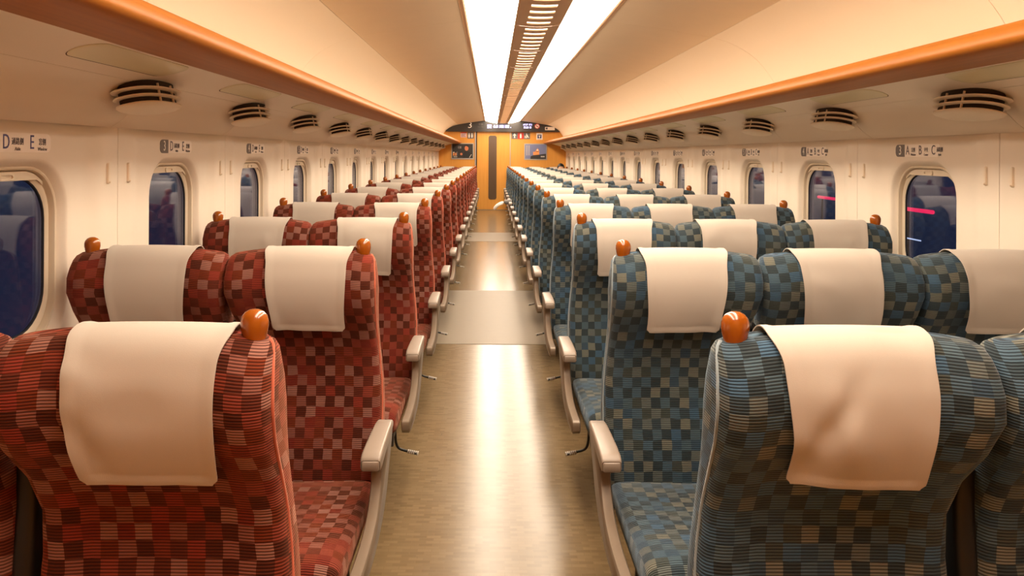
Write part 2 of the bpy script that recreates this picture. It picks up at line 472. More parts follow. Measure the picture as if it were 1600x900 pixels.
# ---------------------------------------------------------------- luggage racks with wooden rail
rail_prof = catmull([(1.082, 0.338), (1.064, 0.346), (1.045, 0.337), (1.028, 0.316), (1.024, 0.296), (1.042, 0.280), (1.09, 0.272), (1.15, 0.272), (1.222, 0.276)], 4)
under_prof = catmull([(1.222, 0.279), (1.30, 0.259), (1.40, 0.228)], 3)
edge_prof = catmull([(1.402, 0.2275), (1.445, 0.212), (1.475, 0.188), (1.50, 0.155), (1.54, 0.115), (1.58, 0.088)], 4)
top_prof = [(1.08, 0.336), (1.12, 0.300), (1.30, 0.292), (1.575, 0.292)]
lens_out = []
def lens_mesh(side, grow, dz, m, nm):
    # shallow rounded lens set in the underside next to the rail
    def zx(x): return interp([(q[0], q[1]) for q in under_prof], x, 1)
    b = MB(); rings = []
    for (f, d) in ((1.0, 0.004), (1.0, -0.0015), (0.94, -0.003), (0.5, -0.003)):
        R_ = rrect(0.052 * f + grow, 0.285 - 0.052 * (1 - f) + grow, 0.05 * f + grow, 7, 4)
        rings.append([(side * (1.288 + x), y, zx(1.288 + x) + d + dz) for x, y in R_])
    b.loft(rings, True, False, True)
    return b.mesh(nm, m, True, 35)
for side, nm in ((-1, 'left'), (1, 'right')):
    t = empty('luggage_rack', (CX, Y0, CAMZ), label='overhead luggage rack with amber wooden rail above the %s windows' % nm, cat='luggage rack', group='overhead luggage racks')
    S = lambda pr: [(side * x, z) for x, z in pr]
    ob('rail', strip(S(rail_prof), 0, YE - Y0, 0.02 * side, 'rail', M['railwood']), t, label='glossy amber wooden rail')
    ob('underside', strip(S(under_prof), 0, YE - Y0, 0.01 * side, 'underside', M['under']), t)
    ob('shelf', strip(S(top_prof), 0, YE - Y0, -0.006 * side, 'shelf', M['under']), t)
    b = MB(); b.box(*sorted((side * 1.03, side * 1.575)), 0.0, 0.02, 0.24, 0.3)
    em = None
    y = 2.53 - 3 * PITCH
    while y < YE:
        y1 = min(y + PITCH, YE); y0 = max(y, Y0)
        if y1 > Y0: ob('cove_panel', strip(S(edge_prof), y0 - Y0 + 0.0015, y1 - Y0 - 0.0015, 0.01 * side, 'cove_panel', M['under']), t)
        y += PITCH
    back = [(1.40, 0.236), (1.46, 0.218), (1.49, 0.19), (1.52, 0.155), (1.60, 0.10)]
    ob('cove_backing', strip(S(back), 0, YE - Y0, 0.004 * side, 'cove_backing', M['groove']), t)
    lm = lens_mesh(side, 0, 0, M['lens'], 'light_lens'); lg = lens_mesh(side, 0.0015, 0.0016, M['groove'], 'lens_shade')
    for k in range(NROW):
        ob('light_lens', lm, t, (0, WIN1 + WOFF[side] + 0.04 + k * PITCH - Y0, 0), label='olive cream rounded light lens')
        ob('lens_shade', lg, t, (side * 0.0045, WIN1 + WOFF[side] + 0.043 + k * PITCH - Y0, -0.0010))  # dark ring pushed outboard, drawn as the shadow of a recessed lens

# ---------------------------------------------------------------- walls, windows
WZ = 1.065
RA = (0.248, 0.288, 0.155); RB = (0.226, 0.264, 0.14)
def wall_panel_mesh():
    b = MB(); rings = []
    zt, zb = ZT - WZ, 0.50 - WZ
    hz = (zt - zb) / 2; cz = (zt + zb) / 2
    def bay(y): return 0.017 * (1 - sstep(0.335, 0.42, abs(y)))
    outer = [(x, y + cz) for x, y in rrect(PITCH / 2 - 0.0015, hz, 0.004)]
    A = rrect(*RA)
    for i in range(13):
        t = i / 12
        r = []
        for (a, c) in zip(A, outer):
            y = lerp(a[0], c[0], t); z = lerp(a[1], c[1], t)
            r.append((bay(y), y, z))
        rings.append(r)
    rings.reverse()
    d0 = 0.017
    for (w_, h_, r_, d) in ((0.244, 0.284, 0.153, d0 + 0.0015), (0.239, 0.278, 0.149, d0 + 0.006), (0.231, 0.269, 0.143, d0 + 0.018), (RB[0], RB[1], RB[2], d0 + 0.028)):
        rings.append([(d, y, z) for y, z in rrect(w_, h_, r_)])
    # return edge at the seams
    rings.insert(0, [(0.02, y, z) for (_, y, z) in rings[0]])
    b.loft(rings, True)
    return b.mesh('wall_panel', M['wall'], True, 50)
def ringmesh(name, lst, m, ang=40):
    b = MB(); b.loft([[(d, y, z) for y, z in rrect(w_, h_, r_)] for (w_, h_, r_, d) in lst], True)
    return b.mesh(name, m, True, ang)
panel_me = wall_panel_mesh()
frame_me = ringmesh('window_frame', [(0.229, 0.267, 0.142, 0.050), (0.2265, 0.2645, 0.140, 0.041), (0.222, 0.260, 0.137, 0.0385), (0.218, 0.256, 0.134, 0.041), (0.216, 0.254, 0.133, 0.048), (0.216, 0.254, 0.133, 0.062), (0.211, 0.251, 0.132, 0.0625), (0.209, 0.249, 0.131, 0.055), (0.203, 0.234, 0.129, 0.059), (0.200, 0.230, 0.128, 0.064)], M['frame'])
gask_me = ringmesh('gasket', [(0.2015, 0.2315, 0.129, 0.0625), (0.198, 0.228, 0.127, 0.064), (0.197, 0.227, 0.126, 0.070)], M['gasket'])
b = MB(); b.prism(rrect(0.2025, 0.2325, 0.130), 0, 0.067, 0.072); pane_me = b.mesh('pane', M['pane'], False)
# shade bar with its oval pull
b = MB(); pr = []
for y in [-0.17 + 0.34 * i / 24 for i in range(25)]:
    pr.append((y, 0.250 - max(0, abs(y) - 0.085) ** 2 * 4.6))
b.prism(pr + [(y, min(z - 0.010, 0.224)) for y, z in pr[::-1]], 0, 0.050, 0.058); shade_me = b.mesh('shade_bar', M['frame'], False)
b = MB()
R1 = rrect(0.034, 0.0105, 0.0105); R2 = rrect(0.027, 0.0045, 0.0045)
b.loft([[(d, y, z + 0.235) for y, z in R] for d, R in ((0.052, R1), (0.046, R1), (0.045, rrect(0.031, 0.0085, 0.0085)), (0.046, R2), (0.052, R2))], True)
pull_me = b.mesh('shade_pull', M['frame'], True, 40)
# coat hook: slim vertical rib with a knob at its foot
b = MB()
for (w_, d) in ((0.0065, 0.001), (0.0065, -0.006), (0.0045, -0.008)): pass
b.loft([[(d, y, z) for y, z in rrect(w_, 0.036 - (0.0065 - w_), w_)] for (w_, d) in ((0.0065, 0.002), (0.0065, -0.005), (0.0045, -0.0075))], True, False, True)
b.loft([[(d, y, z - 0.029) for y, z in rrect(r_, r_, r_)] for (r_, d) in ((0.004, -0.006), (0.0042, -0.010), (0.003, -0.012), (0.001, -0.0125))], True, False, True)
hook_me = b.mesh('coat_hook', M['hook'], True, 40)
wn = 1
for side, nm in ((-1, 'left'), (1, 'right')):
    X = CX + side * HW; rz = 0 if side > 0 else math.pi
    W1 = WIN1 + WOFF[side]
    # lower wall and dark backing behind the joints
    b = MB()
    xa, xb = sorted((X + side * 0.004, X + side * 0.05))
    b.box(xa, xb, Y0, YE, 0.0, 0.50)
    wall = ob('wall_%s' % nm, b.mesh('wall', M['wall_low'], False), kind='structure', label='cream %s carriage wall with a row of windows' % nm)
    # upper backing strip above and piers between windows
    b = MB(); xa, xb = sorted((X + side * 0.021, X + side * 0.05))
    b.box(xa, xb, Y0, YE, ZT - 0.06, ZT + 0.04)
    for k in range(-1, NROW + 1):
        yc = W1 + PITCH / 2 + (k - 1) * PITCH
        if Y0 < yc < YE: b.box(xa, xb, max(Y0, yc - 0.1), min(YE, yc + 0.1), 0.5, ZT - 0.06)
    ob('wall_backing', b.mesh('wall_backing', M['groove'], False), wall)
    for k in range(NROW):
        yc = W1 + k * PITCH
        if yc < Y0 + 0.3: continue
        ob('wall_panel', panel_me, wall, (X, yc, WZ), rz)
        if k >= 0 or True:
            wd = ob('window_%d' % wn, frame_me, None, (X, yc, WZ), rz, kind='structure'); wn += 1
            ob('gasket', gask_me, wd); ob('pane', pane_me, wd)
            s_ = ob('shade_bar', shade_me, wd); ob('shade_pull', pull_me, s_)
        for dy in (-0.07, 0.07):
            ys_ = yc + PITCH / 2 + dy
            if ys_ < YE - 0.05: ob('coat_hook', hook_me, wall, (X, ys_, 1.30), rz)
    # end filler so the wall reaches the end wall
    yl = W1 + (NROW - 1) * PITCH + PITCH / 2
    if yl < YE:
        b = MB(); xa, xb = sorted((X, X + side * 0.05)); b.box(xa, xb, yl + 0.0015, YE, 0.5, ZT)
        ob('wall_panel', b.mesh('wall_panel_end', M['wall'], False), wall)
    b = MB(); xa, xb = sorted((X, X + side * 0.05)); b.box(xa, xb, Y0, W1 - PITCH / 2 - 0.0015, 0.5, ZT)
    ob('wall_panel', b.mesh('wall_panel_start', M['wall'], False), wall)

# rear end of the car behind the camera
b = MB(); b.box(CX - HW - 0.05, CX + HW + 0.05, Y0 - 0.06, Y0, -0.06, CAMZ + 0.92)
ob('wall_back', b.mesh('wall_back', M['endwood'], False), kind='structure')

# ---------------------------------------------------------------- air vents
def ell(a, c, n=28, e=0.8):
    out = []
    for i in range(n):
        t = 2 * math.pi * i / n
        ct, st = math.cos(t), math.sin(t)
        out.append((math.copysign(abs(ct) ** e, ct) * c, math.copysign(abs(st) ** e, st) * a))
    return out
def disc(levels, m, nm, n=28):
    b = MB(); b.loft([[(x, y, z) for x, y in ell(a, c, n)] for (a, c, z) in levels], True, True, True)
    return b.mesh(nm, m, True, 45)
vent_core = disc([(0.175, 0.085, -0.055), (0.175, 0.085, 0.07)], M['dark'], 'core')
vent_slat = disc([(0.19, 0.098, 0.005), (0.205, 0.110, 0.003), (0.208, 0.112, -0.002), (0.20, 0.106, -0.006), (0.185, 0.095, -0.007)], M['vent'], 'slat')
vent_dish = disc([(0.19, 0.1, 0.006), (0.203, 0.110, 0.003), (0.205, 0.112, -0.003), (0.196, 0.106, -0.010), (0.17, 0.092, -0.017), (0.12, 0.065, -0.023), (0.06, 0.03, -0.026)], M['vent'], 'dish')
vent_neck = disc([(0.24, 0.13, 0.085), (0.222, 0.12, 0.07), (0.21, 0.112, 0.055), (0.19, 0.1, 0.048)], M['under'], 'housing')
b = MB(); b.box(-0.004, 0.004, -0.003, 0.003, -0.05, 0.03); vent_rib = b.mesh('rib', M['vent'], False)
for side, nm in ((-1, 'left'), (1, 'right')):
    for k in range(NROW - 1):
        y = WIN1 + PITCH / 2 + k * PITCH - 0.125 + WOFF[side] * 1.4
        v = empty('air_vent', (CX + side * 1.418, y, CAMZ + 0.194), label='round cream air vent over the %s windows, %s from the camera' % (nm, ORD[k]), cat='vent', group='air vents under the luggage racks')
        v.rotation_euler = (0, side * math.radians(12), 0); v.scale = (0.72, 0.80, 0.74)
        ob('housing', vent_neck, v); ob('core', vent_core, v)
        for j in range(2):
            s_ = ob('slat', vent_slat, v, (0, 0, 0.008 - 0.031 * j)); s_.scale = (1 - 0.03 * j, 1 - 0.03 * j, 1)
        s_ = ob('dish', vent_dish, v, (0, 0, -0.056)); s_.scale = (0.94, 0.94, 1)
        for dy in (-0.07, 0.05): ob('rib', vent_rib, v, (-side * 0.088, dy, 0))

# ---------------------------------------------------------------- seat number signs
def place_text(par, txt, size, m, y, z, side, xs=0.75, nm='lettering', d=-0.0016):
    t = ob(nm, text_mesh(txt, size, m, 'CENTER', 0.0004, xs), par, (0, y, z))
    t.rotation_euler = (math.pi / 2, 0, -math.pi / 2)
    t.location = (d, y, z); return t
def half_round(w_, h_, left_round):
    pts = rrect(w_, h_, 0.02, 6, 2); return pts
for side, nm in ((-1, 'left'), (1, 'right')):
    for k in range(NROW):
        yc = WIN1 + WOFF[side] + k * PITCH
        L = 0.155 if side < 0 else 0.168
        X = CX + side * (HW + 0.017)
        seats = 'D E' if side < 0 else 'A B C'
        t = empty('seat_number_sign', (X, yc + (0.03 if side > 0 else 0), H(0.028)), 0 if side > 0 else math.pi, label='seat number sign with letters %s over the %s windows, %s from the camera' % (seats, nm, ORD[k]), cat='sign', group='seat number signs along the %s wall' % nm)
        key = ('plate', side)
        if key not in meshes:
            b = MB(); b.prism(rrect(L, 0.0275, 0.02, 6, 2), 0, -0.001, 0.002); meshes[key] = b.mesh('plate', M['plate'], False)
            b = MB(); pts = [(y, z) for y, z in rrect(0.037, 0.0275, 0.02, 6, 2)]
            pts = [(y if y > 0 else -0.037, z if y > 0 else math.copysign(0.0275, z)) for y, z in pts]
            q = []
            for p in pts:
                if not q or (abs(p[0] - q[-1][0]) + abs(p[1] - q[-1][1])) > 1e-6: q.append(p)
            b.prism(q, 0, -0.0014, 0.0016); meshes['block'] = b.mesh('number_block', M['greyp'], False)
        ob('plate', meshes[key], t)
        # text reads left to right as seen from inside: towards -y on the right wall, +y (local -y) on the left wall
        o_ = ob('number_block', meshes['block'], t, (0, L - 0.037, 0))
        place_text(t, str(k + 1), 0.058, M['white'], L - 0.038, 0, side, 0.8, 'numeral', -0.0020)
        if k < 10:
            cells = (('D', '通路側', 'Aisle'), ('E', '窓側', 'Window')) if side < 0 else (('A', '窓側', 'Window'), ('B', '中央', 'Center'), ('C', '通路側', 'Aisle'))
            y0 = L - (0.105 if side < 0 else 0.098)
            for (c, jp, en) in cells:
                place_text(t, c, 0.058, M['inkblue'] if (side < 0 and k == 1) else M['ink'], y0, 0, side, 0.72, 'letter')
                place_text(t, jp, 0.022, M['ink'], y0 - (0.049 if side < 0 else 0.044), 0.002, side, 0.8 if side < 0 else 0.66, 'lettering')
                place_text(t, en, 0.014, M['ink'], y0 - (0.049 if side < 0 else 0.044), -0.018, side, 0.9 if side < 0 else 0.78, 'lettering')
                y0 -= 0.113 if side < 0 else 0.096
        else:
            place_text(t, '  '.join(seats.split()), 0.058, M['ink'], -0.04, 0, side, 0.9, 'lettering')

# ---------------------------------------------------------------- end wall
b = MB()
prof = [(CX - HW - 0.03, 0), (CX - HW - 0.03, H(0.3)), (CX - 1.5, H(0.53)), (CX - 1.25, H(0.74)), (CX - 0.45, H(0.90)), (CX + 0.45, H(0.90)), (CX + 1.25, H(0.74)), (CX + 1.5, H(0.53)), (CX + HW + 0.03, H(0.3)), (CX + HW + 0.03, 0)]
b.prism(prof, 1, YE, YE + 0.08)
endw = ob('wall_far', b.mesh('wall_far', M['endwood'], False), kind='structure', label='golden wood end wall of the carriage')
PX = YE / 1150.0
def ex(px): return (px - 768) * PX
def ez(py, px=768): return CAMZ + (242 + 0.005 * (px - 768) - py) * PX
# door
b = MB(); b.box(ex(745.5), ex(796.5), YE - 0.012, YE - 0.001, 0.012, ez(206))
door = ob('door_1', b.mesh('door', M['endwood'], False), kind='structure', label='golden wood sliding end door with slim dark window')
b = MB(); b.prism([(x + ex(769.7), z + (ez(212) + ez(311.5)) / 2) for x, z in rrect((ex(776) - ex(763.3)) / 2, (ez(212) - ez(311.5)) / 2, 0.05, 6, 2)], 1, YE - 0.018, YE - 0.011)
ob('pane', b.mesh('door_pane', M['doorglass'], False), door, label='slim dark smoked window')
b = MB(); b.box(ex(744), ex(797.5), YE - 0.02, YE - 0.001, 0, 0.014)
ob('sill', b.mesh('sill', M['armf'], False), door)
for (a, c, mm, kk) in ((742, 743.6, 'metal', 1), (743.7, 745.4, 'dark', 2), (796.6, 797.8, 'metal', 3)):
    b = MB(); b.box(ex(a), ex(c), YE - 0.022, YE - 0.001, 0, ez(206))
    ob('trim_%d' % kk, b.mesh('trim', M[mm], False), kind='structure')
# black header with display
hd = empty('information_display', (CX, YE, H(0.6)), label='black arched display panel above the end door', cat='display')
top = catmull([(ex(689), ez(201)), (ex(697), ez(193)), (ex(712), ez(188)), (ex(735), ez(185)), (ex(755), ez(183.5)), (ex(769), ez(185.5)), (ex(778), ez(188)), (ex(794), ez(188)), (ex(806), ez(185.5)), (ex(820), ez(184)), (ex(843), ez(186.5)), (ex(865), ez(191)), (ex(878), ez(198)), (ex(883), ez(205))], 3)
poly = [(x - CX, z - H(0.6)) for x, z in top] + [(ex(883) - CX, ez(206) - H(0.6)), (ex(697) - CX, ez(206) - H(0.6))]
b = MB(); b.prism(poly, 1, -0.10, -0.001)
ob('panel', b.mesh('panel', M['panel_black'], False), hd)
def wall_text(par, txt, size, m, px, py, yy, nm='lettering', xs=1.0):
    o = ob(nm, text_mesh(txt, size, m, 'CENTER', 0.0006, xs), par)
    o.rotation_euler = (math.pi / 2, 0, 0)
    o.location = (ex(px) - CX, yy, ez(py) - H(0.6)); return o
wall_text(hd, '3', 0.215, M['white'], 734.3, 196.2, -0.102, 'numeral', 1.15)
wall_text(hd, '号車', 0.06, M['greyp'], 751, 194.8, -0.101); wall_text(hd, 'Car No.', 0.045, M['greyp'], 751, 198.5, -0.101)
def leds(px0, px1, py0, py1, seed, nm, dens=0.6):
    r = random.Random(seed); b = MB(); s = 0.011
    nx = int((ex(px1) - ex(px0)) / s); nz = int((ez(py0) - ez(py1)) / s)
    for i in range(nx):
        if i % 13 >= 11: continue
        for j in range(nz):
            if r.random() < dens or i % 6 == 2 or j % 6 == 1:
                x = ex(px0) + i * s - CX; z = ez(py1) + j * s - H(0.6)
                b.box(x, x + s * 0.8, -0.103, -0.1, z, z + s * 0.8)
    o = ob(nm, b.mesh(nm, M['led'], False), hd, label='glowing bluish white dot matrix characters'); o['kind'] = 'stuff'
leds(761, 768.5, 194.5, 200.5, 1, 'display_text'); leds(770.5, 796, 195, 200, 2, 'display_text'); leds(797, 799, 198.6, 200, 5, 'display_text', 0.9)
leds(817, 831, 193, 196, 3, 'display_text'); leds(818, 830, 197, 200.5, 4, 'display_text')
# no smoking roundel
cxp, czp = ex(838.7) - CX, ez(197.2) - H(0.6)
def ringpoly(r0, r1, n=24):
    b = MB(); b.loft([[(cxp + r * math.cos(t), y, czp + r * math.sin(t)) for t in [2 * math.pi * i / n for i in range(n)]] for r, y in ((r0, -0.102), (r1, -0.102), (r1, -0.1005), (r0, -0.1005), (r0, -0.102))], True)
    return b
b = MB(); b.prism([(cxp + 0.062 * math.cos(t), czp + 0.062 * math.sin(t)) for t in [2 * math.pi * i / 24 for i in range(24)]], 1, -0.1012, -0.1)
ro = ob('no_smoking_roundel', b.mesh('roundel', M['white'], False), hd)
ob('ring', ringpoly(0.05, 0.064).mesh('ring', M['redp'], False), ro)
b = MB()
b.prism([(cxp - 0.04, czp + 0.03), (cxp - 0.03, czp + 0.04), (cxp + 0.04, czp - 0.03), (cxp + 0.03, czp - 0.04)], 1, -0.1026, -0.1012)
ob('bar', b.mesh('bar', M['redp'], False), ro)
b = MB(); b.box(cxp - 0.03, cxp + 0.03, -0.1018, -0.1012, czp - 0.006, czp + 0.006); ob('cigarette', b.mesh('cigarette', M['ink'], False), ro)
# small cream label at the right of the header
b = MB(); b.box(ex(851) - CX, ex(866) - CX, -0.102, -0.1, ez(203.2) - H(0.6), ez(198.2) - H(0.6)); lb = ob('label_plate', b.mesh('label_plate', M['plate'], False), hd)
b = MB(); b.box(ex(852) - CX, ex(855) - CX, -0.103, -0.102, ez(202) - H(0.6), ez(199) - H(0.6)); ob('label_icon', b.mesh('label_icon', M['ink'], False), lb)

def sign_board(name, label, px0, px1, py0, py1, m, cat='sign', group=None, depth=0.006):
    x0, x1 = ex(px0), ex(px1); z0, z1 = ez(py1), ez(py0)
    t = empty(name, ((x0 + x1) / 2, YE, (z0 + z1) / 2), label=label, cat=cat, group=group)
    W, Hh = (x1 - x0) / 2, (z1 - z0) / 2
    b = MB(); b.box(-W, W, -depth, -0.001, -Hh, Hh); ob('board', b.mesh('board', M[m], False), t)
    return t, W, Hh
def poly_on(t, nm, pts, m, d0=-0.0075, d1=-0.006):
    b = MB(); b.prism(pts, 1, d0, d1); return ob(nm, b.mesh(nm, M[m], False), t)
def circ(x, z, r, n=14, sz=1.0): return [(x + r * math.cos(2 * math.pi * i / n), z + r * sz * math.sin(2 * math.pi * i / n)) for i in range(n)]
def R(x0, x1, z0, z1): return [(x0, z0), (x1, z0), (x1, z1), (x0, z1)]
t, W, Hh = sign_board('toilet_sign', 'dark square toilet sign with two white figures left of the door', 730.3, 740, 206.6, 216.8, 'greyp', group='pictogram signs on the end wall')
for s in (-1, 1):
    poly_on(t, 'figure', circ(s * 0.035, 0.045, 0.013), 'white'); poly_on(t, 'figure', [(s * 0.035 - 0.018, -0.02), (s * 0.035 - 0.01, -0.06), (s * 0.035 + 0.01, -0.06), (s * 0.035 + 0.018, -0.02), (s * 0.035 + 0.014, 0.03), (s * 0.035 - 0.014, 0.03)], 'white')
t, W, Hh = sign_board('notice_sticker', 'small pink and white notice sticker beside the toilet sign', 719.6, 728.8, 206.8, 214.8, 'pinkp')
poly_on(t, 'band', R(-W, W, Hh * 0.62, Hh), 'redp')
for i in range(3): poly_on(t, 'print_line', R(-W * 0.8, W * (0.7 - 0.3 * (i % 2)), -Hh * 0.7 + i * 0.028, -Hh * 0.7 + i * 0.028 + 0.012), 'greyp')
t, W, Hh = sign_board('exit_arrow_sign', 'dark sign with white upward arrow right of the door', 799.2, 808.6, 206.8, 217, 'greyp', group='pictogram signs on the end wall')
poly_on(t, 'arrow', [(-0.014, -0.055), (0.014, -0.055), (0.014, 0.005), (0.045, 0.005), (0, 0.06), (-0.045, 0.005), (-0.014, 0.005)], 'white')
t, W, Hh = sign_board('extinguisher_sign', 'red sign with white fire extinguisher right of the door', 808.7, 818.2, 206.8, 217, 'redp', group='pictogram signs on the end wall')
poly_on(t, 'extinguisher', [(-0.02, -0.06), (0.02, -0.06), (0.02, 0.03), (0.01, 0.045), (0.01, 0.06), (-0.01, 0.06), (-0.01, 0.045), (-0.02, 0.03)], 'white')
t, W, Hh = sign_board('litter_sign', 'dark sign with white litter bin figure right of the door', 818.3, 828, 206.8, 217, 'greyp', group='pictogram signs on the end wall')
poly_on(t, 'figure', circ(-0.01, 0.05, 0.013), 'white'); poly_on(t, 'figure', [(-0.025, 0.03), (0.01, 0.032), (0.03, -0.01), (0.055, -0.05), (0.04, -0.058), (0.01, -0.02), (-0.0, -0.06), (-0.02, -0.06), (-0.015, -0.01)], 'white'); poly_on(t, 'bin', [(-0.055, 0.0), (-0.03, 0.0), (-0.034, -0.06), (-0.052, -0.06)], 'white')
t, W, Hh = sign_board('camera_sticker', 'small white sticker with blue square on the end wall', 838, 847.5, 207.6, 218, 'plate')
poly_on(t, 'square', R(-0.05, 0.05, -0.05, 0.045), 'bluep'); poly_on(t, 'funnel', [(-0.03, 0.02), (0.03, 0.02), (0.008, -0.01), (0.008, -0.04), (-0.008, -0.04), (-0.008, -0.01)], 'white', -0.0085, -0.0075)
for i in range(2): poly_on(t, 'print_line', R(-0.055, 0.055, -0.072 + 0.0 * i, -0.066), 'greyp')

def poster(label, px0, px1, py0, py1, m):
    t, W, Hh = sign_board('framed_poster', label, px0, px1, py0, py1, 'metal', 'poster', 'posters on the end wall', 0.014)
    poly_on(t, 'print', R(-W + 0.022, W - 0.022, -Hh + 0.03, Hh - 0.022), m, -0.0155, -0.0135)
    return t, W - 0.022, Hh - 0.024
t, W, Hh = poster('framed dark poster showing a person and amber glasses left of the door', 705.2, 740.2, 223.8, 249.2, 'poster_dark')
D = lambda nm, pts, m, lay=1: poly_on(t, nm, pts, m, -0.0155 - 0.0012 * lay, -0.0155 - 0.0012 * (lay - 1))
D('printed_face', circ(0.10, 0.075, 0.048, 16, 1.35), 'poster_skin'); D('printed_hair', [(0.05, 0.12), (0.06, 0.155), (0.12, 0.165), (0.16, 0.13), (0.155, 0.07), (0.135, 0.11), (0.09, 0.13)], 'hair', 2)
D('printed_shirt', [(0.0, -0.165), (0.02, -0.06), (0.07, 0.0), (0.14, 0.0), (0.22, -0.05), (0.245, -0.165)], 'black'); D('printed_hand', circ(-0.03, -0.07, 0.03, 12), 'poster_skin', 2)
D('printed_sleeve', [(0.16, -0.16), (0.18, -0.16), (0.23, -0.08), (0.215, -0.075)], 'rib', 2)
for i in range(2): D('printed_glass', R(-0.235 + i * 0.05, -0.2 + i * 0.05, -0.11, -0.04), 'poster_org')
D('printed_glass_foam', R(-0.235, -0.2, -0.04, -0.02), 'white'); D('printed_glass_foam', R(-0.15, -0.12, -0.1, -0.01), 'greyp')
D('printed_mark', circ(-0.085, 0.095, 0.035, 14), 'greyp'); D('printed_mark', R(-0.05, -0.038, 0.065, 0.125), 'rib')
for i in range(4): D('printed_line', R(-0.225, -0.13, -0.155 + i * 0.01, -0.15 + i * 0.01), 'rib')
t, W, Hh = poster('framed blue sky poster with a glowing tower right of the door', 819, 854.5, 224, 249.6, 'poster_sky')
D('printed_hill', [(-0.13, -Hh), (-0.12, -0.11), (-0.05, -0.085), (0.1, -0.07), (0.2, -0.055), (W, -0.05), (W, -Hh)], 'poster_dark')
D('printed_tower', [(0.0, -0.08), (0.0, 0.02), (0.025, 0.055), (0.05, 0.09), (0.075, 0.055), (0.09, 0.02), (0.09, -0.07)], 'poster_org'); D('printed_wall', [(-0.06, -0.085), (-0.06, 0.0), (0.0, 0.0), (0.0, -0.08)], 'poster_org'); D('printed_wall', R(0.01, 0.08, 0.0, 0.012), 'poster_dark', 2)
D('printed_window', circ(0.045, 0.04, 0.017, 10), 'white', 2)
for i in range(2):
    for j in range(7): D('printed_mark', R(-0.235 + i * 0.055, -0.2 + i * 0.055, 0.13 - j * 0.036, 0.152 - j * 0.036), 'rib')
D('printed_caption', R(0.13, 0.225, -0.135, -0.105), 'rib', 2)

# ---------------------------------------------------------------- seats
BT = [  # z, front y, back y, half width, wing
    (0.30, 0.035, 0.150, 0.214, 0.00), (0.40, 0.025, 0.160, 0.226, 0.006), (0.50, 0.036, 0.170, 0.230, 0.010), (0.60, 0.060, 0.174, 0.229, 0.012),
    (0.70, 0.076, 0.174, 0.226, 0.012), (0.78, 0.072, 0.166, 0.223, 0.014), (0.85, 0.044, 0.152, 0.224, 0.018), (0.91, 0.006, 0.138, 0.230, 0.022),
    (0.97, -0.020, 0.124, 0.237, 0.022), (1.02, -0.018, 0.114, 0.2385, 0.018), (1.055, -0.006, 0.104, 0.237, 0.012), (1.078, 0.006, 0.097, 0.234, 0.007),
    (1.090, 0.016, 0.088, 0.228, 0.003), (1.097, 0.034, 0.074, 0.216, 0.0)]
def arch(x, z):  # shoulders drop a little at the top
    return -0.018 * sstep(0.95, 1.09, z) * (abs(x) / 0.235) ** 2.2
def aside(z, a, f=0.0):
    # sideways set of the lower back; f runs from -1 (inner edge) to 1 (aisle edge)
    q = 1 - sstep(0.78, 0.98, z); g = max(0.0, min(1.0, (1.06 - z) / 0.42))
    return a * lerp(q, g, (f + 1) / 2)
def backrest(m, name, shift=0.0):
    b = MB(); rings = []; uvs = []
    zs = []
    for a, c in zip(BT, BT[1:]):
        k = max(1, int((c[0] - a[0]) / 0.035))
        zs += [lerp(a[0], c[0], j / k) for j in range(k)]
    zs.append(BT[-1][0])
    n = 44; v = 0; prev = None
    for z in zs:
        yf, yb, hw, wg = (interp(BT, z, i) for i in (1, 2, 3, 4))
        ym, hd_ = (yf + yb) / 2, (yb - yf) / 2
        r = []; us = []; u = None
        for j in range(n + 1):
            t = math.pi / 2 + 2 * math.pi * j / n       # start at the back centre
            ct, st = math.cos(t), math.sin(t)
            x = math.copysign(abs(ct) ** 0.30, ct) * hw if abs(ct) > 1e-9 else 0
            y = ym + math.copysign(abs(st) ** 0.46, st) * hd_ if abs(st) > 1e-9 else ym
            if st < 0: y -= wg * sstep(0.45, 0.88, abs(x) / hw) * min(1, -st * 2.0)
            p = (x + aside(z, shift, x / hw), y, z + arch(x, z))
            if j: u += math.hypot(p[0] - pp[0], p[1] - pp[1])
            else: u = 0
            pp = p; us.append(u)
            if j < n: r.append(p)
        mid = us[n // 2]
        if prev is not None: v += math.hypot(z - prev[0], yf - prev[1])
        prev = (z, yf)
        rings.append(r); uvs.append([(q - mid + 0.0155, v) for q in us])
    # closing rows over the top
    last = rings[-1]; cx = sum(p[0] for p in last) / n; cy = sum(p[1] for p in last) / n
    for f, dz in ((0.75, 0.0025), (0.4, 0.0035), (0.05, 0.004)):
        v += 0.006
        rings.append([(cx + (p[0] - cx) * (0.55 + 0.45 * f), cy + (p[1] - cy) * f, p[2] + dz) for p in last])
        uvs.append([(u_, v) for u_, _ in uvs[-1]])
    b.loft(rings, True, True, True, uvs)
    return b.mesh(name, m, True)
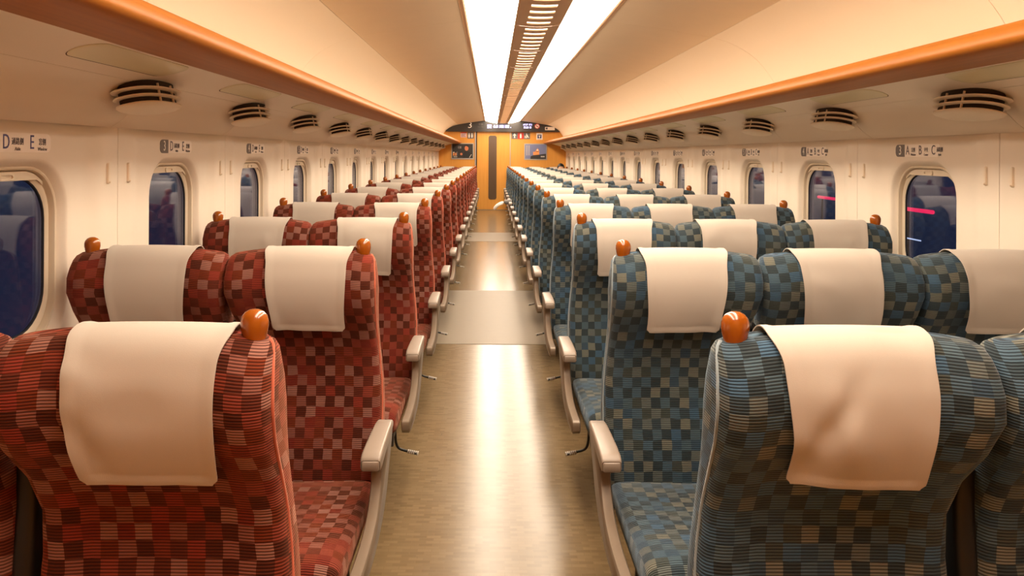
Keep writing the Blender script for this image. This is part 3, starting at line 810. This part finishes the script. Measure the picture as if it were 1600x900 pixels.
def cushion(m, name):
    b = MB(); rings = []; uvs = []
    secs = [(0.035, 0.335, 0.36, 0.20), (0.033, 0.32, 0.375, 0.222), (0.02, 0.31, 0.385, 0.229), (-0.10, 0.305, 0.388, 0.231), (-0.22, 0.30, 0.396, 0.231), (-0.34, 0.297, 0.408, 0.231),
            (-0.42, 0.297, 0.414, 0.231), (-0.47, 0.30, 0.412, 0.230), (-0.495, 0.308, 0.400, 0.226), (-0.508, 0.32, 0.382, 0.218), (-0.513, 0.345, 0.36, 0.20)]
    n = 32; v = 0; prev = None
    for (y, z0, z1, hw) in secs:
        r = []; us = []; u = 0
        for j in range(n + 1):
            t = -math.pi / 2 + 2 * math.pi * j / n
            ct, st = math.cos(t), math.sin(t)
            x = math.copysign(abs(ct) ** 0.4, ct) * hw if abs(ct) > 1e-9 else 0
            z = (z0 + z1) / 2 + (math.copysign(abs(st) ** 0.5, st) if abs(st) > 1e-9 else 0) * (z1 - z0) / 2
            if st > 0: z -= 0.012 * (1 - (x / hw) ** 2) * sstep(-0.5, -0.35, y)
            p = (x, y, z)
            if j: u += math.hypot(p[0] - pp[0], p[2] - pp[2])
            pp = p; us.append(u)
            if j < n: r.append(p)
        if prev is not None: v += math.hypot(y - prev[0], z1 - prev[1])
        prev = (y, z1); mid = us[n // 2]
        rings.append(r); uvs.append([(q - mid + 0.0155, v + 0.3) for q in us])
    b.loft(rings, True, True, True, uvs)
    return b.mesh(name, m, True)
def cover(seed, strong=1.0, shift=0.0):
    r = random.Random(seed); b = MB()
    # path over the headrest, from the back, over the top, down the front
    path = []
    for z in (0.93, 0.98, 1.03, 1.06): path.append((interp(BT, z, 2) + 0.004, z))
    path += [(0.097, 1.084), (0.083, 1.0965), (0.066, 1.1035), (0.045, 1.1035), (0.026, 1.098), (0.008, 1.087), (-0.006, 1.070)]
    for z, yo in ((1.045, -0.0165), (1.01, -0.026), (0.97, -0.0275), (0.93, -0.022), (0.89, -0.010), (0.87, -0.002), (0.855, 0.004)): path.append((yo, z))
    path = catmull(path, 3)
    zend = path[-1][1]
    bumps = []
    for _ in range(7):
        bumps.append((r.uniform(-0.13, 0.13), r.uniform(0.83, 1.06), r.uniform(0.018, 0.05), r.uniform(0.02, 0.06), r.uniform(-0.006, 0.006) * strong, r.uniform(-0.8, 0.8)))
    skew = r.uniform(-0.006, 0.006); lean = r.uniform(-0.006, 0.006)
    nx = 24
    top = []; n = len(path)
    for i, (y, z) in enumerate(path):
        q0 = path[max(0, i - 1)]; q1 = path[min(n - 1, i + 1)]
        d = Vector((q1[0] - q0[0], q1[1] - q0[1])).normalized(); nn = Vector((d.y, -d.x))    # outward
        front = y < 0.04 and i > n // 3
        fdn = sstep(1.08, zend, z) if front else 0
        hw = 0.133 - 0.012 * (sstep(n * 0.45, n * 0.62, i)) - 0.009 * fdn - (0.009 * sstep(zend + 0.011, zend, z) if front else 0)
        row = []
        for j in range(nx + 1):
            s_ = -1 + 2 * j / nx
            x = s_ * hw + skew * fdn * 1.5 + aside(z, shift) * (1 if front else 0) + 0.0035 * math.sin(z * 22 + seed) * s_ * fdn
            off = 0.0
            if front:
                for (bx, bz, sx, sz, am, tl) in bumps:
                    dx = (x - bx) + tl * (z - bz); off += am * math.exp(-(dx / sx) ** 2 - ((z - bz) / sz) ** 2)
            hem = 0.0022 if (abs(s_) > 0.90 or (front and (z - zend) < 0.013)) else 0
            o2 = max(off, -0.0035 if fdn < 0.5 else -0.012) + hem
            zz = z + arch(x, z) * 0.6 + lean * s_ * fdn
            row.append(Vector((x, y + nn.x * o2, zz + nn.y * o2)))
        top.append((row, nn))
    rings = []
    for row, nn in top:
        lo = [Vector((p.x, p.y - nn.x * 0.002, p.z - nn.y * 0.002)) for p in row]
        rings.append([tuple(p) for p in row] + [tuple(p) for p in lo[::-1]])
    b.loft(rings, True, True, True)
    return b.mesh('headrest_cover', M['cloth'], True, 60)
covers = [cover(i, 1.0 if i else 0.8) for i in range(6)]
aisle_covers = [cover(i, 1.0 if i else 0.8, 0.010) for i in range(6)] + [cover(41, 2.2, 0.010), cover(12, 1.2, 0.012)]
# grab knob
b = MB(); rings = []
for (z, rr) in ((-0.02, 0.017), (-0.005, 0.0185), (0.006, 0.0215), (0.018, 0.0238), (0.028, 0.0236), (0.036, 0.0208), (0.042, 0.0155), (0.0455, 0.0085), (0.0465, 0.003)):
    rings.append([(rr * math.cos(t) * 0.98, rr * math.sin(t) * 0.85, z) for t in [2 * math.pi * i / 20 for i in range(20)]])
b.loft(rings, True, True, True); knob_me = b.mesh('grab_handle', M['knob'], True)
# armrest (for the side at local +x = aisle); mirrored by scale for the other side
def arm_pad():
    b = MB(); rings = []
    for (y, zb_, zt_, hw) in ((0.02, 0.548, 0.560, 0.020), (0.012, 0.545, 0.566, 0.024), (-0.02, 0.543, 0.569, 0.0255), (-0.10, 0.538, 0.571, 0.0265), (-0.19, 0.531, 0.570, 0.0275), (-0.235, 0.527, 0.567, 0.028), (-0.255, 0.526, 0.562, 0.0275), (-0.262, 0.528, 0.556, 0.026)):
        rings.append([(x, y, z + (zb_ + zt_) / 2) for x, z in rrect(hw, (zt_ - zb_) / 2, 0.007, 4, 2)])
    b.loft(rings, True, True, True); return b.mesh('pad', M['arm'], True, 50)
def arm_cap():
    b = MB()
    b.loft([[(x, y, z + 0.5405) for x, z in rrect(w_, h_, 0.005, 4, 2)] for (w_, h_, y) in ((0.0235, 0.0128, -0.258), (0.0235, 0.0128, -0.2645), (0.0215, 0.0110, -0.2665))], True, False, True)
    return b.mesh('end_cap', M['arm'], True, 40)
def arm_line():
    b = MB()
    b.loft([[(x, y, z + 0.5405) for x, z in rrect(w_, h_, 0.006, 4, 2)] for (w_, h_, y) in ((0.0252, 0.0144, -0.258), (0.0252, 0.0144, -0.2628), (0.0234, 0.0127, -0.2628))], True)
    return b.mesh('seam_line', M['armline'], False)
def arm_frame():
    outer = catmull([(0.02, 0.545), (0.0, 0.51), (-0.055, 0.455), (-0.11, 0.395), (-0.20, 0.350), (-0.32, 0.330), (-0.45, 0.330), (-0.53, 0.338)], 5)
    inner = catmull([(-0.545, 0.352), (-0.545, 0.375), (-0.53, 0.387), (-0.45, 0.385), (-0.35, 0.388), (-0.26, 0.41), (-0.205, 0.455), (-0.19, 0.50), (-0.20, 0.535)], 5)
    poly = outer + inner
    b = MB()
    def inset(poly, d):
        n = len(poly); out = []
        for i in range(n):
            p0 = Vector(poly[i - 1]); p1 = Vector(poly[i]); p2 = Vector(poly[(i + 1) % n])
            t_ = (p2 - p0).normalized(); nn = Vector((-t_.y, t_.x)); out.append((p1.x + nn.x * d, p1.y + nn.y * d))
        return out
    area = sum(poly[i - 1][0] * poly[i][1] - poly[i][0] * poly[i - 1][1] for i in range(len(poly)))
    sg = 1 if area > 0 else -1
    b.loft([[(x, y, z) for y, z in q] for x, q in ((-0.016, inset(poly, sg * 0.004)), (-0.013, poly), (0.012, poly), (0.016, inset(poly, sg * 0.005)))], True, True, True)
    return b.mesh('frame', M['armf'], True, 40)
pad_me, cap_me, line_me, fram_me = arm_pad(), arm_cap(), arm_line(), arm_frame()
b = MB(); pp = catmull([(-0.05, -0.12, 0.20), (-0.045, -0.12, 0.14), (-0.03, -0.12, 0.115), (0.01, -0.125, 0.105), (0.045, -0.13, 0.098)], 4)
b.tube(pp, 0.0055); pedal_me = b.mesh('foot_pedal', M['black'], True, 50)
b = MB()
for i in range(6): b.tube([(0.006 + i * 0.008, -0.1247, 0.1055 - i * 0.0015), (0.0105 + i * 0.008, -0.1253, 0.1046 - i * 0.0015)], 0.0095, 8)
grip_me = b.mesh('pedal_grip', M['rib'], False)
b = MB(); b.box(-0.20, 0.20, -0.42, 0.10, 0.245, 0.302); b.box(-0.21, 0.21, -0.44, -0.41, 0.25, 0.30); base_me = b.mesh('seat_frame', M['base'], False)
b = MB()
b.prism([(-0.40, 0), (-0.40, 0.025), (-0.22, 0.05), (-0.20, 0.25), (-0.08, 0.25), (-0.06, 0.05), (0.12, 0.025), (0.12, 0)], 0, -0.025, 0.025); leg_me = b.mesh('leg', M['base'], False)

def sheen_line(m):  # pale tube down the aisle edge, modelling the sheen of grazing light
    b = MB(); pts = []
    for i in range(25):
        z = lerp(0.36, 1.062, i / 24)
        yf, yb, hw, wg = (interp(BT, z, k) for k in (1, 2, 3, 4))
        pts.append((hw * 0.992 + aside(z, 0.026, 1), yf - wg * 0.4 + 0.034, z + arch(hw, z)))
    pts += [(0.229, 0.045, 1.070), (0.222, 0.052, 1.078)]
    b.tube(pts, 0.0042, 6); return b.mesh('sheen_line', m, True)
sheen_me = {'red': sheen_line(M['redsheen']), 'blue': sheen_line(M['bluesheen'])}
b = MB(); rings = []
for (z, y0, y1, hw) in ((0.32, 0.07, 0.15, 0.014), (0.40, 0.06, 0.16, 0.018), (0.60, 0.075, 0.165, 0.019), (0.76, 0.09, 0.16, 0.019), (0.83, 0.085, 0.15, 0.016), (0.845, 0.10, 0.135, 0.008)):
    rings.append([(x, y + (y0 + y1) / 2, z) for x, y in rrect(hw, (y1 - y0) / 2, 0.012, 4, 2)])
b.loft(rings, True, True, True); fold_me = b.mesh('gap_shade_armrest', M['black'], True, 45)  # armrest slab in black, fills the gap between seats with painted shade
SX = {'E': -1.042, 'D': -0.581, 'C': 0.597, 'B': 1.066, 'A': 1.540}
SW = {'E': 1.0, 'D': 0.955, 'C': 0.955, 'B': 1.02, 'A': 1.0}
SCV = {'E': 0.008, 'D': 0.026, 'C': -0.010, 'B': -0.016, 'A': 0.0}
DZ = -0.018
fabric_me = {c: (backrest(M[c], 'backrest_%s' % c), cushion(M[c], 'cushion_%s' % c), backrest(M[c], 'backrest_aisle_%s' % c, 0.026)) for c in ('red', 'blue')}
PLACE = {'E': 'red checked window seat', 'D': 'red checked aisle seat', 'C': 'blue checked aisle seat', 'B': 'blue checked middle seat', 'A': 'blue checked window seat'}
rng = random.Random(3)
for row in range(NROW):
    y = ROW1 + row * PITCH
    for s in 'EDCBA':
        c = 'red' if s in 'ED' else 'blue'
        where = 'nearest the camera' if row == 0 else ('beside the end wall' if row == NROW - 1 else 'in the %s row from the camera' % ORD[row])
        t = empty('train_seat', (SX[s], y, 0), label='%s with cream headrest cover, %s' % (PLACE[s], where), cat='seat', group='%s checked seats' % c)
        tl = math.radians(rng.uniform(-0.8, 0.8)) if row else 0
        if s == 'E': pass
        o = ob('backrest', fabric_me[c][2 if s in 'DC' else 0], t, (0, 0, DZ)); o.scale = (-SW[s] if s == 'C' else SW[s], 1, 1)
        if s in 'DC':
            ob('sheen_line', sheen_me[c], o)
        ob('cushion', fabric_me[c][1], t)
        if row == 0: cv = {'C': aisle_covers[6], 'D': aisle_covers[7]}.get(s, covers[2])
        else: cv = (aisle_covers if s in 'DC' else covers)[rng.randrange(6)]
        o = ob('headrest_cover', cv, t, (SCV[s], 0, DZ), label='cream cotton headrest cover')
        if s == 'C': o.scale = (-1, 1, 1)
        kx = {'E': -0.185, 'A': 0.185, 'D': 0.188, 'C': -0.190}.get(s)
        if kx: ob('grab_handle', knob_me, t, (kx, 0.045, 1.083 + DZ), label='glossy amber grab handle')
        ob('seat_frame', base_me, t); ob('leg', leg_me, t)
        nb = {'E': 'D', 'B': 'C', 'A': 'B'}.get(s)
        if nb: ob('gap_shade_armrest', fold_me, t, ((SX[nb] - SX[s]) / 2 + (0.008 if s == 'E' else -0.008), 0, 0), label='black folded armrest slab shading the gap between two seats')
        if s in 'DC':
            sg = 1 if s == 'D' else -1
            ax = (-0.312 if s == 'D' else 0.318)
            a = ob('armrest', fram_me, t, (ax - SX[s], 0, 0), label='taupe metal aisle armrest'); a.scale = (sg, 1, 1)
            ob('pad', pad_me, a, (-0.006, 0, 0)); ob('end_cap', cap_me, a, (-0.006, 0, 0)); ob('seam_line', line_me, a, (-0.006, 0, 0))
            p = ob('foot_pedal', pedal_me, t, (sg * 0.225, 0, 0)); p.scale = (sg, 1, 1)
            ob('pedal_grip', grip_me, p)

# ---------------------------------------------------------------- people
def skin_body(name, joints, edges, m, root, parent=None, sub=2):
    me = bpy.data.meshes.new(name)
    names = list(joints)
    me.from_pydata([joints[k][0] for k in names], [(names.index(a), names.index(c)) for a, c in edges], [])
    o = bpy.data.objects.new(name, me); COL.objects.link(o)
    if parent: o.parent = parent
    md = o.modifiers.new('skin', 'SKIN'); md.use_smooth_shade = True
    o.modifiers.new('sub', 'SUBSURF').levels = sub; o.modifiers['sub'].render_levels = sub
    if not me.skin_vertices: 
        bpy.context.view_layer.update()
    sl = me.skin_vertices[0].data if me.skin_vertices else None
    if sl:
        for i, k in enumerate(names):
            rr = joints[k][1]; sl[i].radius = (rr, rr) if not isinstance(rr, tuple) else rr
            sl[i].use_root = (k == root)
    me.materials.append(m)
    return o
def ellipsoid(c, r, n=16, m=10, zcut=None):
    b = MB(); rings = []
    for i in range(1, m):
        t = math.pi * i / m
        rings.append([(c[0] + r[0] * math.sin(t) * math.cos(p), c[1] + r[1] * math.sin(t) * math.sin(p), c[2] + r[2] * math.cos(t)) for p in [2 * math.pi * j / n for j in range(n)]])
    b.loft(rings, True, True, True); return b
def head(parent, c, face=(0, -1, 0), up=(0, 0, 1)):
    f = Vector(face).normalized(); u = Vector(up).normalized(); rgt = f.cross(u).normalized(); u = rgt.cross(f)
    mw = Matrix((rgt, -f, u)).transposed().to_4x4()
    h = ob('head', ellipsoid((0, 0, 0), (0.074, 0.092, 0.112), 20, 14).mesh('head', M['skin']), parent)
    h.matrix_local = Matrix.Translation(c) @ mw
    b = ellipsoid((0, 0.014, 0.022), (0.083, 0.097, 0.105), 20, 14)
    b.v = [(x, y if y > -0.052 or z > 0.055 else -0.052, z if z > -0.07 else -0.07) for x, y, z in b.v]
    ob('hair', b.mesh('hair', M['hair']), h, label='short black hair')
    b = ellipsoid((0, -0.093, -0.012), (0.013, 0.018, 0.02), 10, 8); ob('nose', b.mesh('nose', M['skin']), h)
    for s in (-1, 1):
        b = ellipsoid((s * 0.03, -0.083, 0.008), (0.012, 0.006, 0.005), 10, 6); ob('eye', b.mesh('eye', M['black']), h)
        b = ellipsoid((s * 0.077, 0.005, -0.005), (0.009, 0.02, 0.03), 10, 8); ob('ear', b.mesh('ear', M['skin']), h)
    b = ellipsoid((0, -0.082, -0.052), (0.022, 0.007, 0.005), 10, 6); ob('mouth', b.mesh('mouth', M['poster_skin']), h)
def hand(parent, w_, d, m):
    # palm and five curled fingers rooted at the wrist w_, pointing along d
    d = Vector(d).normalized(); s = d.orthogonal().normalized(); n = d.cross(s)
    w_ = Vector(w_)
    J = {'wr': (w_, 0.021), 'palm': (w_ + d * 0.05, (0.034, 0.016)), 'kn': (w_ + d * 0.085, (0.034, 0.013))}
    E = [('wr', 'palm'), ('palm', 'kn')]
    for i in range(4):
        o_ = s * (0.024 - 0.016 * i); L = (0.07, 0.08, 0.075, 0.058)[i]
        a = w_ + d * 0.085 + o_; J['a%d' % i] = (a, 0.009); J['b%d' % i] = (a + d * L * 0.5 - n * 0.012, 0.0085); J['c%d' % i] = (a + d * L * 0.85 - n * 0.035, 0.007)
        E += [('kn', 'a%d' % i), ('a%d' % i, 'b%d' % i), ('b%d' % i, 'c%d' % i)]
    J['t0'] = (w_ + d * 0.045 + s * 0.034, 0.011); J['t1'] = (w_ + d * 0.085 + s * 0.05 - n * 0.01, 0.009)
    E += [('palm', 't0'), ('t0', 't1')]
    skin_body('hand', J, E, m, 'wr', parent, 1)

V = Vector
# someone lying across the three blue seats of one row, feet past the aisle armrest
RY = ROW1 + 12 * PITCH - 0.33
p = empty('person', (0.95, RY, 0.0), label='person in grey trousers lying across blue seats, white sock foot over the aisle', cat='person')
J = {'pelvis': (V((0.08, -0.02, 0.51)), (0.12, 0.10)), 'belly': (V((0.26, 0, 0.51)), (0.125, 0.095)), 'chest': (V((0.42, 0.01, 0.525)), (0.15, 0.10)), 'neck': (V((0.55, 0.02, 0.545)), 0.05), 'neck2': (V((0.60, 0.02, 0.555)), 0.045),
     'sh1': (V((0.46, -0.15, 0.53)), 0.05), 'el1': (V((0.22, -0.19, 0.56)), 0.042), 'wr1': (V((0.16, -0.05, 0.64)), 0.03),
     'sh2': (V((0.46, 0.16, 0.54)), 0.05), 'el2': (V((0.22, 0.19, 0.57)), 0.042), 'wr2': (V((0.18, 0.06, 0.64)), 0.03)}
E = [('pelvis', 'belly'), ('belly', 'chest'), ('chest', 'neck'), ('neck', 'neck2'), ('chest', 'sh1'), ('sh1', 'el1'), ('el1', 'wr1'), ('chest', 'sh2'), ('sh2', 'el2'), ('el2', 'wr2')]
# body and legs as one continuous surface
J.update({'hipa': (V((-0.02, -0.10, 0.50)), 0.085), 'knea': (V((-0.38, -0.19, 0.53)), 0.058), 'anka': (V((-0.735, -0.24, 0.535)), 0.042),
          'hipb': (V((-0.02, 0.09, 0.50)), 0.085), 'kneb': (V((-0.22, 0.02, 0.62)), 0.06), 'ankb': (V((-0.06, -0.10, 0.45)), 0.042), 'toeb': (V((-0.12, -0.2, 0.44)), 0.035)})
E += [('pelvis', 'hipa'), ('hipa', 'knea'), ('knea', 'anka'), ('pelvis', 'hipb'), ('hipb', 'kneb'), ('kneb', 'ankb'), ('ankb', 'toeb')]
skin_body('body', J, E, M['trousers'], 'pelvis', p)
SJ = {'a': (V((-0.72, -0.238, 0.535)), 0.045), 'h': (V((-0.795, -0.245, 0.530)), 0.046), 'i': (V((-0.845, -0.245, 0.475)), 0.036), 'b': (V((-0.885, -0.245, 0.425)), 0.032), 't': (V((-0.905, -0.245, 0.392)), 0.02), 'hl': (V((-0.79, -0.245, 0.49)), 0.03)}
o = skin_body('sock', SJ, [('a', 'h'), ('h', 'i'), ('i', 'b'), ('b', 't'), ('h', 'hl')], M['sock'], 'a', p); o['label'] = 'white sock on a foot pointing down'
head(p, (0.71, 0.03, 0.565), (0, -0.3, 1), (1, 0, 0))
hand(p, (0.16, -0.05, 0.64), (-0.3, 0.9, 0.0), M['skin']); hand(p, (0.18, 0.06, 0.64), (-0.4, -0.9, 0.0), M['skin'])
# someone asleep in a far window seat, only the hair shows over the row ahead
y = ROW1 + 15 * PITCH
p = empty('person', (SX['A'] + 0.03, y, 0.0), label='seated person with dark hair showing above far right headrests', cat='person')
J = {'pelvis': (V((0, -0.10, 0.48)), (0.13, 0.10)), 'belly': (V((0, -0.08, 0.62)), (0.125, 0.09)), 'chest': (V((0, -0.08, 0.80)), (0.15, 0.095)), 'neck': (V((0, -0.10, 0.94)), 0.05), 'neck2': (V((0, -0.11, 0.985)), 0.047)}
E = [('pelvis', 'belly'), ('belly', 'chest'), ('chest', 'neck'), ('neck', 'neck2')]
for s, q in ((-1, 'l'), (1, 'r')):
    J.update({'sh' + q: (V((s * 0.16, -0.09, 0.86)), 0.05), 'el' + q: (V((s * 0.19, -0.16, 0.62)), 0.042), 'wr' + q: (V((s * 0.08, -0.33, 0.56)), 0.03),
              'hp' + q: (V((s * 0.09, -0.16, 0.48)), 0.085), 'kn' + q: (V((s * 0.11, -0.54, 0.49)), 0.06), 'an' + q: (V((s * 0.11, -0.60, 0.10)), 0.043), 'to' + q: (V((s * 0.12, -0.74, 0.045)), 0.038)})
    E += [('chest', 'sh' + q), ('sh' + q, 'el' + q), ('el' + q, 'wr' + q), ('pelvis', 'hp' + q), ('hp' + q, 'kn' + q), ('kn' + q, 'an' + q), ('an' + q, 'to' + q)]
skin_body('body', J, E, M['shirt'], 'pelvis', p)
head(p, (0, -0.12, 1.06), (0, -1, -0.15))
hand(p, (-0.08, -0.33, 0.56), (0.3, -0.9, -0.1), M['skin']); hand(p, (0.08, -0.33, 0.56), (-0.3, -0.9, -0.1), M['skin'])

# ---------------------------------------------------------------- lights seen outside the right windows
b = MB(); b.box(2.3, 4.2, -4, 24, -1.1, -1.0)
ob('ground', b.mesh('ground', M['black'], False), kind='structure')
for (y0, y1, z, r_, m, lab) in ((5.0, 5.36, 0.995, 0.014, 'redstreak', 'red motion-blurred light streak outside the nearest fully seen right window'),
                                (6.36, 6.75, 1.0, 0.013, 'redstreak', 'red motion-blurred light streak outside the next right window farther down the car'),
                                (5.14, 5.38, 0.785, 0.005, 'whitestreak', 'thin white motion-blurred light streak low outside the nearest fully seen right window')):
    t = empty('trackside_light', (3.0, (y0 + y1) / 2, -1.0), label=lab, cat='light', group='lights outside the windows')
    h_ = (y1 - y0) / 2
    b = MB(); b.tube([(0, -h_, z + 1), (0, 0, z + 1), (0, h_, z + 1)], r_, 8); ob('tube', b.mesh('tube', M[m]), t)  # short glowing tube shaped as the motion-blurred streak of an outside light
    b = MB(); b.tube([(0.03, h_ - 0.01, 0), (0.03, h_ - 0.01, 1.0), (0.03, h_ - 0.01, z + 1)], 0.008, 6); ob('post', b.mesh('post', M['black']), t)
